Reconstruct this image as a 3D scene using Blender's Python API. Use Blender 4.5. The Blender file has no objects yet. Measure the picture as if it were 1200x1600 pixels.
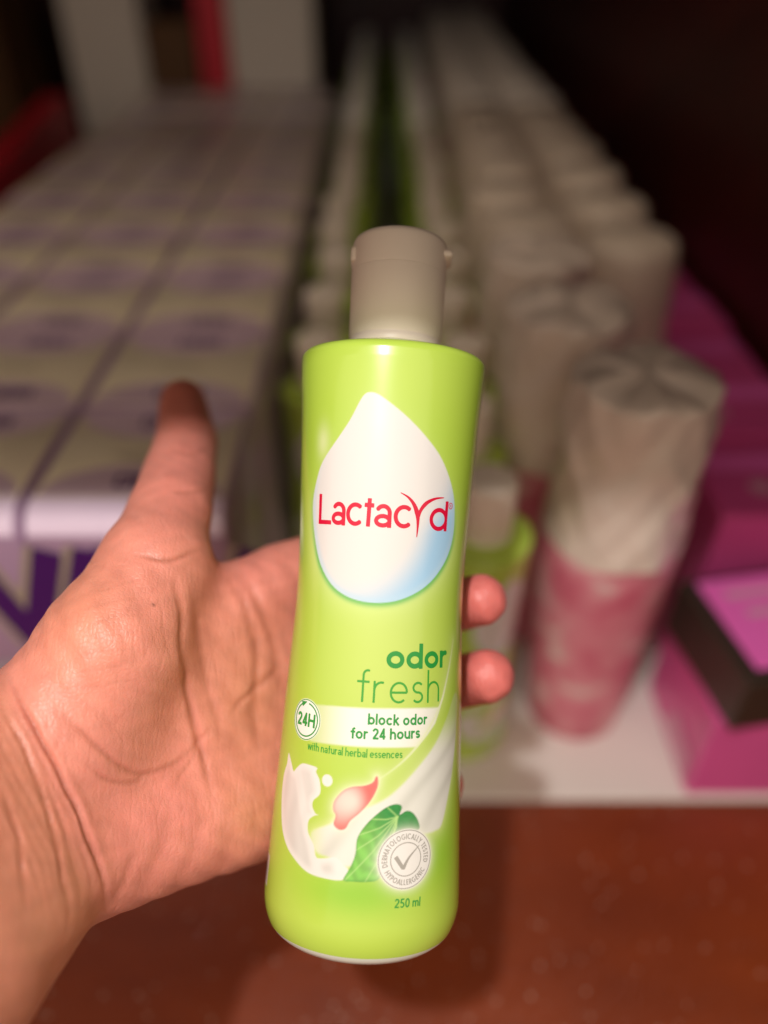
import bpy, bmesh, math, random
import numpy as np
from mathutils import Matrix, Vector
random.seed(4); rng = np.random.default_rng(4)
sc = bpy.context.scene
col = sc.collection

# ------------------------------------------------------------------ camera
CAM_H = 0.37; PITCH = math.radians(38.0); FPX = 1203.0
cam_d = bpy.data.cameras.new('camera'); cam = bpy.data.objects.new('camera', cam_d); col.objects.link(cam)
cam_d.sensor_fit = 'VERTICAL'; cam_d.sensor_height = 34.6; cam_d.sensor_width = 25.95
cam_d.lens = 34.6 * FPX / 1600.0
cam.location = (0, 0, CAM_H); cam.rotation_euler = (math.pi / 2 - PITCH, 0, 0)
cam_d.clip_start = 0.01; cam_d.clip_end = 50
cam_d.dof.use_dof = True; cam_d.dof.focus_distance = 0.182; cam_d.dof.aperture_fstop = 26.0 / 8.4
sc.camera = cam
CAM_R = Matrix.Rotation(math.pi / 2 - PITCH, 4, 'X'); CAM_M = Matrix.Translation((0, 0, CAM_H)) @ CAM_R
CM = np.array(CAM_M)

# ------------------------------------------------------------------ light
w = bpy.data.worlds.new('World'); sc.world = w; w.use_nodes = True
bg = w.node_tree.nodes['Background']; bg.inputs[0].default_value = (1.0, 0.85, 0.70, 1); bg.inputs[1].default_value = 1.45
# dim shop air: pale lit ceiling above, darker floor below
wn, wl = w.node_tree.nodes, w.node_tree.links; wt = wn.new('ShaderNodeTexCoord'); wz = wn.new('ShaderNodeSeparateXYZ'); wr = wn.new('ShaderNodeMapRange'); wm = wn.new('ShaderNodeMix'); wm.data_type = 'RGBA'
wr.inputs['From Min'].default_value = -0.15; wr.inputs['From Max'].default_value = 0.85; wl.new(wt.outputs['Generated'], wz.inputs[0]); wl.new(wz.outputs['Z'], wr.inputs['Value'])
wm.inputs[6].default_value = (0.10, 0.075, 0.055, 1); wm.inputs[7].default_value = (1.0, 0.835, 0.665, 1); wl.new(wr.outputs[0], wm.inputs[0]); wl.new(wm.outputs[2], bg.inputs[0])
ld = bpy.data.lights.new('key_lamp', 'AREA'); lamp = bpy.data.objects.new('key_lamp', ld); col.objects.link(lamp)
ld.shape = 'DISK'; ld.size = 0.018; ld.energy = 1.6; ld.color = (1.0, 0.96, 0.92)     # small key lamp above and behind the camera, placed to fit the shadows
lamp.location = (-0.07, -0.055, 0.62)
LDIR = Vector((-0.07, -0.26, 0.45)).normalized(); lamp.rotation_euler = LDIR.to_track_quat('Z', 'Y').to_euler()
sc.view_settings.view_transform = 'Standard'; sc.view_settings.look = 'None'
sc.view_settings.exposure = 0.0; sc.view_settings.gamma = 1.0
sc.cycles.use_denoising = True; sc.cycles.max_bounces = 8

# ------------------------------------------------------------------ helpers
def camp(px, py, d):            # photo pixel + depth along the axis -> camera frame (x right, y up, z depth), metres
    return np.array([(px - 600) / FPX * d, -(py - 800) / FPX * d, d])
def to_world(p):                # camera frame -> world
    p = np.atleast_2d(p); q = np.stack([p[:, 0], p[:, 1], -p[:, 2], np.ones(len(p))], 1) @ CM.T
    return q[:, :3]
def srgb(r, g, b):
    f = lambda c: (c / 255 / 12.92) if c / 255 <= 0.04045 else ((c / 255 + 0.055) / 1.055) ** 2.4
    return (f(r), f(g), f(b))
def obj(name, verts, faces, mat, parent=None, smooth=True, cols=None):
    me = bpy.data.meshes.new(name)
    me.from_pydata([tuple(v) for v in verts] if not isinstance(verts, np.ndarray) else verts.tolist(), [], faces if isinstance(faces, list) else faces.tolist())
    me.update()
    if cols is not None:
        ca = me.color_attributes.new('Col', 'FLOAT_COLOR', 'POINT')
        c4 = np.ones((len(me.vertices), 4), np.float32); c4[:, :3] = cols
        ca.data.foreach_set('color', c4.ravel())
    me.polygons.foreach_set('use_smooth', np.full(len(me.polygons), smooth))
    me.materials.append(mat)
    o = bpy.data.objects.new(name, me); col.objects.link(o)
    if parent: o.parent = parent
    return o
def empty(name, loc=(0, 0, 0), rz=0.0):
    o = bpy.data.objects.new(name, None); col.objects.link(o); o.location = loc; o.rotation_euler = (0, 0, rz)
    o.empty_display_size = 0.02
    return o
def tag(o, label=None, cat=None, group=None, kind=None):
    if label: o['label'] = label
    if cat: o['category'] = cat
    if group: o['group'] = group
    if kind: o['kind'] = kind
    return o
def copy_tree(o, parent=None):
    c = o.copy(); col.objects.link(c); c.parent = parent
    for ch in o.children: copy_tree(ch, c)
    return c
def bevel_box(x0, x1, y0, y1, z0, z1, r, seg=3):
    bm = bmesh.new(); bmesh.ops.create_cube(bm, size=1)
    for v in bm.verts:
        v.co = Vector(((x0 + x1) / 2 + v.co.x * (x1 - x0), (y0 + y1) / 2 + v.co.y * (y1 - y0), (z0 + z1) / 2 + v.co.z * (z1 - z0)))
    if r > 0: bmesh.ops.bevel(bm, geom=bm.edges[:] , offset=r, segments=seg, profile=0.5, affect='EDGES')
    return bm
def bobj(name, bm, mat, parent=None, smooth=True):
    me = bpy.data.meshes.new(name); bm.to_mesh(me); bm.free()
    me.polygons.foreach_set('use_smooth', np.full(len(me.polygons), smooth))
    me.materials.append(mat); o = bpy.data.objects.new(name, me); col.objects.link(o)
    if parent: o.parent = parent
    return o
def lathe(prof, n=48, ey=1.0):  # prof: list of (r, z)
    V = []; F = []
    for r, z in prof:
        for k in range(n):
            a = 2 * math.pi * k / n; V.append((r * math.cos(a), r * ey * math.sin(a), z))
    m = len(prof)
    for i in range(m - 1):
        for k in range(n):
            F.append([i * n + k, i * n + (k + 1) % n, (i + 1) * n + (k + 1) % n, (i + 1) * n + k])
    F.append(list(range(n))[::-1]); F.append([(m - 1) * n + k for k in range(n)])
    return V, F
# ---- materials
def mat(name, color, rough=0.5, coat=0.0, bump=0.0, bscale=200.0, var=0.0, vscale=20.0, attr=False, spec=0.5, sss=0.0):
    m = bpy.data.materials.new(name); m.use_nodes = True; nt = m.node_tree; N = nt.nodes; L = nt.links
    p = N['Principled BSDF']; p.inputs['Roughness'].default_value = rough
    p.inputs['Coat Weight'].default_value = coat; p.inputs['Coat Roughness'].default_value = 0.06
    p.inputs['Specular IOR Level'].default_value = spec
    tc = N.new('ShaderNodeTexCoord')
    if attr:
        a = N.new('ShaderNodeVertexColor'); a.layer_name = 'Col'; L.new(a.outputs['Color'], p.inputs['Base Color'])
    else:
        p.inputs['Base Color'].default_value = (*color, 1)
        no = N.new('ShaderNodeTexNoise'); no.inputs['Scale'].default_value = vscale; no.inputs['Detail'].default_value = 4
        L.new(tc.outputs['Object'], no.inputs['Vector'])
        mx = N.new('ShaderNodeMix'); mx.data_type = 'RGBA'
        mx.inputs[6].default_value = (*[c * (1 - var) for c in color], 1); mx.inputs[7].default_value = (*[min(1, c * (1 + var)) for c in color], 1)
        L.new(no.outputs['Fac'], mx.inputs[0]); L.new(mx.outputs[2], p.inputs['Base Color'])
    if bump > 0:
        nb = N.new('ShaderNodeTexNoise'); nb.inputs['Scale'].default_value = bscale; nb.inputs['Detail'].default_value = 3
        L.new(tc.outputs['Object'], nb.inputs['Vector'])
        b = N.new('ShaderNodeBump'); b.inputs['Strength'].default_value = bump; b.inputs['Distance'].default_value = 0.001
        L.new(nb.outputs['Fac'], b.inputs['Height']); L.new(b.outputs['Normal'], p.inputs['Normal'])
    if sss > 0:
        p.inputs['Subsurface Weight'].default_value = sss
        p.inputs['Subsurface Radius'].default_value = (1.0, 0.4, 0.25); p.inputs['Subsurface Scale'].default_value = 0.002
    return m

def wood_mat(name, dark, light, rough, scale=1.0, coat=0.0, glint=0.0):
    m = bpy.data.materials.new(name); m.use_nodes = True; nt = m.node_tree; N = nt.nodes; L = nt.links
    p = N['Principled BSDF']; tc = N.new('ShaderNodeTexCoord'); mp = N.new('ShaderNodeMapping')
    mp.inputs['Scale'].default_value = (8 * scale, 22 * scale, 22 * scale); L.new(tc.outputs['Object'], mp.inputs['Vector'])
    n1 = N.new('ShaderNodeTexNoise'); n1.inputs['Scale'].default_value = 1.0; n1.inputs['Detail'].default_value = 6; n1.inputs['Roughness'].default_value = 0.6
    L.new(mp.outputs['Vector'], n1.inputs['Vector'])
    n2 = N.new('ShaderNodeTexNoise'); n2.inputs['Scale'].default_value = 9 * scale; n2.inputs['Detail'].default_value = 4; L.new(tc.outputs['Object'], n2.inputs['Vector'])
    add = N.new('ShaderNodeMath'); add.operation = 'MULTIPLY_ADD'; add.inputs[1].default_value = 0.6
    L.new(n1.outputs['Fac'], add.inputs[0]); 
    sc2 = N.new('ShaderNodeMath'); sc2.operation = 'MULTIPLY'; sc2.inputs[1].default_value = 0.4; L.new(n2.outputs['Fac'], sc2.inputs[0]); L.new(sc2.outputs[0], add.inputs[2])
    r = N.new('ShaderNodeValToRGB'); r.color_ramp.elements[0].position = 0.32; r.color_ramp.elements[1].position = 0.7
    r.color_ramp.elements[0].color = (*dark, 1); r.color_ramp.elements[1].color = (*light, 1)
    L.new(add.outputs[0], r.inputs['Fac']); L.new(r.outputs['Color'], p.inputs['Base Color'])
    p.inputs['Roughness'].default_value = rough; p.inputs['Coat Weight'].default_value = coat; p.inputs['Coat Roughness'].default_value = 0.36
    # grainy lacquer: fine bumps that sparkle
    nb = N.new('ShaderNodeTexNoise'); nb.inputs['Scale'].default_value = 900; nb.inputs['Detail'].default_value = 2; L.new(tc.outputs['Object'], nb.inputs['Vector'])
    b = N.new('ShaderNodeBump'); b.inputs['Strength'].default_value = 0.8 if glint else 0.2; b.inputs['Distance'].default_value = 0.0006
    L.new(nb.outputs['Fac'], b.inputs['Height']); L.new(b.outputs['Normal'], p.inputs['Normal'])
    if glint:
        vo = N.new('ShaderNodeTexVoronoi'); vo.inputs['Scale'].default_value = 330; vo.inputs['Randomness'].default_value = 1.0; L.new(tc.outputs['Object'], vo.inputs['Vector'])
        lt = N.new('ShaderNodeMath'); lt.operation = 'LESS_THAN'; lt.inputs[1].default_value = 0.2; L.new(vo.outputs['Distance'], lt.inputs[0])
        cs = N.new('ShaderNodeSeparateColor'); L.new(vo.outputs['Color'], cs.inputs[0])
        gt = N.new('ShaderNodeMath'); gt.operation = 'GREATER_THAN'; gt.inputs[1].default_value = 0.88; L.new(cs.outputs[0], gt.inputs[0])
        mu = N.new('ShaderNodeMath'); mu.operation = 'MULTIPLY'; L.new(lt.outputs[0], mu.inputs[0]); L.new(gt.outputs[0], mu.inputs[1])
        mx = N.new('ShaderNodeMix'); mx.data_type = 'RGBA'; L.new(mu.outputs[0], mx.inputs[0]); L.new(r.outputs['Color'], mx.inputs[6]); mx.inputs[7].default_value = (0.62, 0.46, 0.38, 1)  # pale specks: glints of the lacquer put into the base colour
        L.new(mx.outputs[2], p.inputs['Base Color'])
    return m

M_WOOD = wood_mat('mahogany_lacquer', srgb(112, 42, 12), srgb(150, 64, 21), 0.32, 1.0, 0.5, glint=1)
M_WOODD = wood_mat('mahogany_panel', srgb(60, 16, 10), srgb(84, 24, 15), 0.45, 1.0)
M_WHITEP = mat('white_plastic', srgb(250, 236, 220), 0.38, bump=0.05, bscale=600, var=0.02)
M_LINER = mat('white_paper', srgb(238, 230, 224), 0.6, var=0.03, vscale=30)

# ================================================================== the setting
SHELF_Y1 = 2.10
o = bobj('shelf_board', bevel_box(-0.9, 0.26, -0.10, SHELF_Y1, -0.024, 0.0, 0.003), M_WOOD, smooth=False); tag(o, kind='structure')
o = bobj('side_wall', bevel_box(0.262, 0.282, -0.02, SHELF_Y1, -0.03, 0.90, 0.002), M_WOODD, smooth=False); tag(o, kind='structure')
o = bobj('side_wall', bevel_box(-0.922, -0.902, -0.02, SHELF_Y1, -0.03, 0.90, 0.002), M_WOODD, smooth=False); tag(o, kind='structure')
o = bobj('back_wall', bevel_box(-0.93, 0.29, SHELF_Y1 + 0.002, SHELF_Y1 + 0.02, -0.03, 0.90, 0.001), M_WOODD, smooth=False); tag(o, kind='structure')
US_Y, US_Z = 0.0825, 0.42
o = bobj('unseen_shade_shelf', bevel_box(-0.9, 0.26, US_Y, 0.36, US_Z, US_Z + 0.022, 0.002), M_WOODD, smooth=False); tag(o, kind='structure')  # unseen shelf; edge and depth set to cast the shade lines
o = bobj('unseen_shade_top', bevel_box(-0.9, 0.26, 0.47, SHELF_Y1, 0.62, 0.64, 0.002), M_WOODD, smooth=False); tag(o, kind='structure')  # unseen cover, added to dim the far end of the rows
TRAY_Y = 0.225
o = bobj('paper_liner', bevel_box(-0.60, 0.235, TRAY_Y, 2.05, 0.0005, 0.004, 0.001, 1), M_LINER, smooth=False)
tag(o, 'white liner sheet on the brown wooden shelf under the product rows', 'liner')
LZ = 0.0042

# ================================================================== bottle profile (from the photograph's silhouette)
def axis_px(py): return 617 - 0.0603 * (py - 537)
PB = camp(axis_px(1452), 1452, 0.1945); PT = camp(axis_px(373), 373, 0.2015)
AX = PT - PB; BOT_L = np.linalg.norm(AX); AX /= BOT_L
def v_of_py(py):
    t = np.linspace(0, 1, 2001)[:, None]; P = PB + (PT - PB) * t
    y = 800 - P[:, 1] / P[:, 2] * FPX
    return np.interp(-py, -y, t[:, 0]) * BOT_L
HW = [(573, 143.6), (585, 143.4), (600, 142.4), (650, 139), (700, 136.8), (767, 134), (820, 131.8), (867, 130.0), (917, 129.5), (955, 130.3), (1000, 132.8), (1093, 138), (1160, 141), (1210, 143.6), (1260, 146), (1310, 148.3), (1360, 151), (1390, 152.6)]
pv = []; pa = []
for py, hwp in HW:
    v = v_of_py(py); d = PB[2] + (PT[2] - PB[2]) * v / BOT_L
    pv.append(v); pa.append(hwp / FPX * d * 0.992)
order = np.argsort(pv); pv = np.array(pv)[order]; pa = np.array(pa)[order]
V_SH = pv[-1]                                  # height of the shoulder edge
BR = 0.88                                      # depth / width of the oval section
A_BOT = pa[0]
def smooth_interp(v):
    vs = np.atleast_1d(v); return sum(np.interp(vs + dv, pv, pa) for dv in np.linspace(-0.004, 0.004, 9)) / 9
R_B = 0.0105                                   # rounding at the foot
def prof_a(v):
    v = np.atleast_1d(np.asarray(v, float)); a = np.where(v < V_SH - 0.006, smooth_interp(v), np.interp(v, pv, pa))
    k = np.clip((R_B - v) / R_B, 0, 1)
    return a - 0.0058 * (1 - np.sqrt(np.clip(1 - k ** 2, 0, 1)))
# local bottle frame -> camera frame
AXc = np.array([AX[0], AX[1], AX[2]])
FR = np.array([0, 0, -1.0]); FR = FR - AXc * FR.dot(AXc); FR /= np.linalg.norm(FR)      # towards the viewer
RT = np.cross(FR, AXc) * -1; RT = RT if RT[0] > 0 else -RT
def loc2cam(p): p = np.atleast_2d(p); return PB + p[:, :1] * RT + (-p[:, 1:2]) * FR + p[:, 2:3] * AXc
def cam2loc(q): d = np.atleast_2d(q) - PB; return np.stack([d @ RT, -(d @ FR), d @ AXc], 1)
S0 = 0.023
def lab(px, py):                # photo pixel -> (s, v) in mm on the unrolled label
    ray = camp(px, py, 1.0); d = PB[2] - 0.02
    for _ in range(60):
        x, y, z = cam2loc(ray * d)[0]
        a = float(prof_a(min(max(z, 0), V_SH))[0]); xx = max(-0.999 * a, min(0.999 * a, x))
        yt = -BR * a * math.sqrt(1 - (xx / a) ** 2)
        d += (yt - y) * 0.9
    return np.array([math.asin(xx / a) * S0 * 1000, z * 1000])
def labs(pts): return np.array([lab(*p) for p in pts])
def surf(s, v, off=0.0):        # (s, v) mm -> local metres
    ph = np.asarray(s) / 1000 / S0; v = np.asarray(v) / 1000; a = prof_a(v); b = BR * a
    da = (prof_a(v + 2e-4) - prof_a(v - 2e-4)) / 4e-4
    n = np.stack([np.sin(ph) / a, -np.cos(ph) / b, -da / a], 1); n /= np.linalg.norm(n, axis=1)[:, None]
    return np.stack([a * np.sin(ph), -b * np.cos(ph), v], 1) + n * off

# ---- 2-D distance fields
def sd_poly(X, Y, P):
    d = np.full(X.shape, 1e9); s = np.ones(X.shape)
    n = len(P)
    for i in range(n):
        a = P[i]; b = P[i - 1]
        ex, ey = b - a; wx = X - a[0]; wy = Y - a[1]
        t = np.clip((wx * ex + wy * ey) / (ex * ex + ey * ey + 1e-12), 0, 1)
        d = np.minimum(d, (wx - ex * t) ** 2 + (wy - ey * t) ** 2)
        c1 = Y >= a[1]; c2 = Y < b[1]; c3 = ex * wy > ey * wx
        s = np.where((c1 & c2 & c3) | (~c1 & ~c2 & ~c3), -s, s)
    return s * np.sqrt(d)
def sd_line(X, Y, P):
    d = np.full(X.shape, 1e9); T = np.zeros(X.shape); n = len(P) - 1
    for i in range(n):
        ex, ey = P[i + 1] - P[i]; wx = X - P[i][0]; wy = Y - P[i][1]
        t = np.clip((wx * ex + wy * ey) / (ex * ex + ey * ey + 1e-12), 0, 1)
        q = np.hypot(wx - ex * t, wy - ey * t); T = np.where(q < d, (i + t) / n, T); d = np.minimum(d, q)
    return d, T
def catmull(P, n=8, closed=True):
    P = np.asarray(P, float); m = len(P); out = []
    rngi = range(m) if closed else range(m - 1)
    for i in rngi:
        g = lambda k: P[k % m] if closed else P[min(max(k, 0), m - 1)]
        p0, p1, p2, p3 = g(i - 1), g(i), g(i + 1), g(i + 2)
        for t in np.linspace(0, 1, n, endpoint=False):
            out.append(0.5 * ((2 * p1) + (-p0 + p2) * t + (2 * p0 - 5 * p1 + 4 * p2 - p3) * t * t + (-p0 + 3 * p1 - 3 * p2 + p3) * t ** 3))
    if not closed: out.append(P[-1])
    return np.array(out)
z3 = lambda pts: [(440 + x / 4, 1080 + y / 4) for x, y in pts]     # reading of an enlarged crop
z6 = lambda pts: [(400 + x / 3, 700 + y / 3) for x, y in pts]
z5 = lambda pts: [(400 + x / 3, 320 + y / 3) for x, y in pts]

DROP = catmull(labs(z5([(540, 878), (565, 884), (600, 905), (700, 985), (800, 1090), (870, 1190)]) + z6([(915, 170), (930, 270), (925, 400), (900, 500), (850, 590), (780, 660), (680, 710), (580, 726), (480, 715), (400, 680), (340, 620), (295, 520), (272, 380), (268, 250), (290, 130)]) + z5([(315, 1200), (380, 1100), (440, 1010), (490, 915), (515, 884)])), 4)
SPLASH = catmull(labs(z3([(45, 385), (62, 450), (75, 500), (95, 478), (130, 452), (180, 462), (222, 480), (215, 505), (238, 560), (240, 640), (200, 680), (192, 720), (212, 765), (230, 772), (200, 780), (168, 810), (165, 880), (200, 960), (215, 1035), (260, 1045), (340, 1040), (390, 1090), (415, 1112), (408, 1150), (370, 1182), (250, 1165), (160, 1130), (90, 1060), (30, 960), (2, 830), (2, 640), (15, 520), (35, 450)])), 4)
DROPLET = lab(*z3([(285, 558)])[0])
SWOOSH = catmull(labs(z3([(185, 885), (300, 832), (480, 750), (640, 680), (740, 600), (850, 480), (960, 330), (1030, 170), (1078, 20), (1098, 40), (1092, 200), (1078, 380), (1062, 520), (1040, 650), (1000, 830), (960, 870), (900, 890), (800, 900), (620, 1000), (440, 1090), (380, 1090), (300, 1040), (215, 1000)])), 4)
WLINE = catmull(labs([(708, 1000), (703, 1035), (695, 1075)] + z3([(1000, 60), (950, 180), (850, 340), (740, 455), (610, 550)])), 6, False)
PETAL = catmull(labs(z3([(590, 532), (603, 545), (600, 600), (560, 680), (500, 750), (430, 810), (400, 858), (360, 866), (325, 832), (338, 778), (322, 740), (330, 685), (380, 625), (440, 598), (520, 590), (572, 568)])), 4)
LEAF = catmull(labs(z3([(740, 710), (700, 708), (640, 735), (560, 800), (500, 870), (470, 930), (460, 1020), (430, 1100), (385, 1180), (450, 1190), (540, 1192), (610, 1170), (650, 1050), (700, 900), (850, 870), (855, 815), (822, 762), (782, 748), (738, 772), (752, 730)])), 4)
SEAL_C = lab(*z3([(779, 1050)])[0]); SEAL_R = (lab(*z3([(779, 862)])[0])[1] - lab(*z3([(779, 1240)])[0])[1]) / 2
C24 = lab(478, 1124); R24 = (lab(478, 1091)[1] - lab(478, 1157)[1]) / 2
BAND = np.concatenate([labs([(485, 1100), (520, 1103), (560, 1106), (610, 1107), (650, 1106.5), (688, 1105)]), labs([(680, 1130), (668, 1148), (652, 1167), (610, 1168), (570, 1167), (530, 1164), (485, 1158)])])
V_GROW = lab(590, 1390)[1]

def paint(s, v):
    X, Y = s, v
    c = np.empty(X.shape + (3,)); L = lambda *q: np.array(srgb(*q))
    def mixin(cc, m): c[...] = c * (1 - m[..., None]) + (cc if isinstance(cc, np.ndarray) and cc.ndim > 1 else np.array(cc)) * m[..., None]
    ss = lambda e0, e1, x: (lambda t: t * t * (3 - 2 * t))(np.clip((x - e0) / (e1 - e0), 0, 1))
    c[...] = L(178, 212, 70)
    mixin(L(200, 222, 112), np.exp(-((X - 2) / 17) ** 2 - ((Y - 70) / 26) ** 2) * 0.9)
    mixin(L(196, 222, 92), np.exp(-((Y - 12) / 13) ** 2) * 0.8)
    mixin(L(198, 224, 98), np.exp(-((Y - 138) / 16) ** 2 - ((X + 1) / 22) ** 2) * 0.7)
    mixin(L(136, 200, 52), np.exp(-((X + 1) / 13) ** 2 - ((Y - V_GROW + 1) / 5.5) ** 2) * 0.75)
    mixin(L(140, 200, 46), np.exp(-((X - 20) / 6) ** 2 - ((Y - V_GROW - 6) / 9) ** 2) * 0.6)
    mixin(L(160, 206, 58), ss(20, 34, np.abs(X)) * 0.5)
    D = sd_poly(X, Y, DROP)
    low = ss(8, -14, Y - lab(600, 790)[1])
    glow = np.exp(-np.clip(D, 0, 99) / 3.2) * (0.15 + 0.75 * low)
    mixin(L(216, 236, 150), np.clip(glow, 0, 1))
    mixin(L(96, 184, 92), np.exp(-((D - 0.2) / 0.9) ** 2) * low * 0.85)
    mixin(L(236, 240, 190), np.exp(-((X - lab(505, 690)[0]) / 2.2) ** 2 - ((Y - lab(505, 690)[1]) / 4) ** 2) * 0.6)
    AA = lambda d, e=0.12: np.clip(0.5 - d / (2 * e), 0, 1)
    # the drop: white with a blue crescent low on the right
    cc = np.empty_like(c); cc[...] = L(232, 228, 224)
    cx, cy = lab(578, 792); rr = np.hypot((X - cx) / 1.0, (Y - cy) / 1.06)
    br = ss(14.5, 26.0, rr + 0.30 * (X - cx) * ss(3, -6, Y - cy)) * ss(5, -10, Y - cy - 0.5 * (X - cx) + 4)
    cc[...] = cc * (1 - br[..., None]) + L(168, 210, 240) * br[..., None]
    rim = np.exp(-((D + 0.5) / 0.9) ** 2) * ss(12, -4, Y - cy) * 0.55
    cc[...] = cc * (1 - rim[..., None]) + L(190, 220, 238) * rim[..., None]
    mixin(cc, AA(D))
    # band
    Bd = sd_poly(X, Y, BAND); fade = ss(lab(485, 1130)[0], lab(560, 1135)[0], X)
    mixin(L(244, 243, 236), AA(Bd, 0.25) * (0.35 + 0.62 * fade))
    # white swoosh line
    dl, T = sd_line(X, Y, WLINE); mixin(L(240, 244, 214), np.clip(1.0 - (dl - 0.12 - 0.12 * np.sin(T * math.pi)) / 0.2, 0, 1) * np.clip(np.sin(T * 2.9 + 0.15), 0.1, 1) * 0.9)
    mixin(L(226, 238, 170), np.exp(-dl / 1.6) * 0.35)
    # milk
    nz = lambda f, p: 0.5 + 0.5 * np.sin(X * f + 1.3 * np.sin(Y * f * 0.6 + p) + p)
    D2 = sd_poly(X, Y, SWOOSH)
    st = 0.5 + 0.5 * np.sin((X * 0.80 + Y * -0.75) * 0.85 + 1.2 * np.sin(Y * 0.2))
    cc[...] = L(232, 232, 222); cc -= (st ** 2)[..., None] * 0.12; cc = np.clip(cc, 0, 1)
    up = ss(lab(700, 1110)[1], lab(700, 1180)[1], Y)
    mixin(L(222, 236, 160), np.exp(-np.clip(D2, 0, 99) / 1.6) * 0.7 * up)
    mixin(cc, AA(D2, 0.35) * (0.25 + 0.75 * up) * ss(lab(470, 1300)[0] - 1, lab(520, 1290)[0], X))
    D3 = np.minimum(sd_poly(X, Y, SPLASH), np.hypot(X - DROPLET[0], Y - DROPLET[1]) - 1.35)
    st = 0.5 + 0.5 * np.sin(X * 1.25 + 0.9 * np.sin(Y * 0.45))
    cc = np.empty_like(c); cc[...] = L(236, 234, 228); cc -= ((0.10 * ss(0.1, 1, 0.5 + 0.5 * np.sin(X * 0.62 + 0.25 * Y + 1.5 * np.sin(Y * 0.17 + 0.4 * X))) + 0.05 * st) * ss(-0.2, -2.2, D3))[..., None]
    mixin(cc, AA(D3))
    # petal
    D4 = sd_poly(X, Y, PETAL); mixin(L(250, 250, 225), np.exp(-np.clip(D4, 0, 99) / 1.0) * 0.55)
    pc = lab(*z3([(440, 690)])[0]); t = ss(0.2, 6.5, np.hypot((X - pc[0]), (Y - pc[1])) * 1.0 + 0.5 * (X - pc[0]))
    cc[...] = L(250, 218, 206) * (1 - t[..., None]) + L(240, 112, 106) * t[..., None]
    edge = np.exp(-(D4 / 0.45) ** 2) * 0.5; cc[...] = cc * (1 - edge[..., None]) + L(235, 128, 124) * edge[..., None]
    mixin(cc, AA(D4))
    # leaf with veins
    D5 = sd_poly(X, Y, LEAF); J = lab(*z3([(724, 785)])[0])
    tips = labs(z3([(395, 1182), (520, 1195), (600, 1150), (455, 1000), (480, 900), (560, 800), (660, 725), (640, 1060), (690, 905)]))
    g = ss(-7, 6, (X - J[0]) + 0.8 * (Y - J[1]) + 6)
    cc[...] = L(128, 198, 86) * (1 - g[..., None]) + L(40, 146, 64) * g[..., None]
    ang = np.arctan2(Y - J[1], X - J[0]); rad = np.hypot(X - J[0], Y - J[1]); stripes = 0.5 + 0.5 * np.sin(rad * 2.2 + 3.2 * np.abs(np.sin(ang * 4.5)) + 0.6 * np.sin(X * 1.7)); cc *= (0.88 + 0.24 * stripes * (1 - 0.5 * g))[..., None]
    for tpt in tips:
        mid = (J + tpt) / 2 + np.array([0.4, -0.3]); dv, _ = sd_line(X, Y, np.array([J, mid, tpt])); q = np.exp(-(dv / 0.16) ** 2) * 0.8
        cc[...] = cc * (1 - q[..., None]) + L(176, 222, 130) * q[..., None]
    q = np.exp(-(D5 / 0.35) ** 2) * 0.4; cc[...] = cc * (1 - q[..., None]) + L(28, 120, 50) * q[..., None]
    mixin(np.clip(cc, 0, 1), AA(D5))
    # badge and clock discs
    Rs = np.hypot(X - SEAL_C[0], Y - SEAL_C[1]); mixin(L(250, 250, 232), np.exp(-np.clip(Rs - SEAL_R, 0, 99) / 0.9) * 0.6)
    mixin(L(240, 238, 233), AA(Rs - SEAL_R))
    R2 = np.hypot(X - C24[0], Y - C24[1]); mixin(L(246, 248, 238), AA(R2 - R24))
    # barcode panel round the side
    xb = lab(417, 1375)[0]; yb = lab(425, 1370)[1]
    Bx = np.maximum(np.abs(X - (xb - 5.5)) - 6.0, np.abs(Y - yb) - 3.6); mixin(L(238, 236, 230), AA(Bx))
    bars = ((np.sin(X * 9.0) + np.sin(X * 14.3 + 1)) > 0.3) & (np.abs(X - (xb - 5.5)) < 5.2) & (np.abs(Y - yb) < 3.0)
    c[bars] = L(40, 44, 50)
    return c

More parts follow.
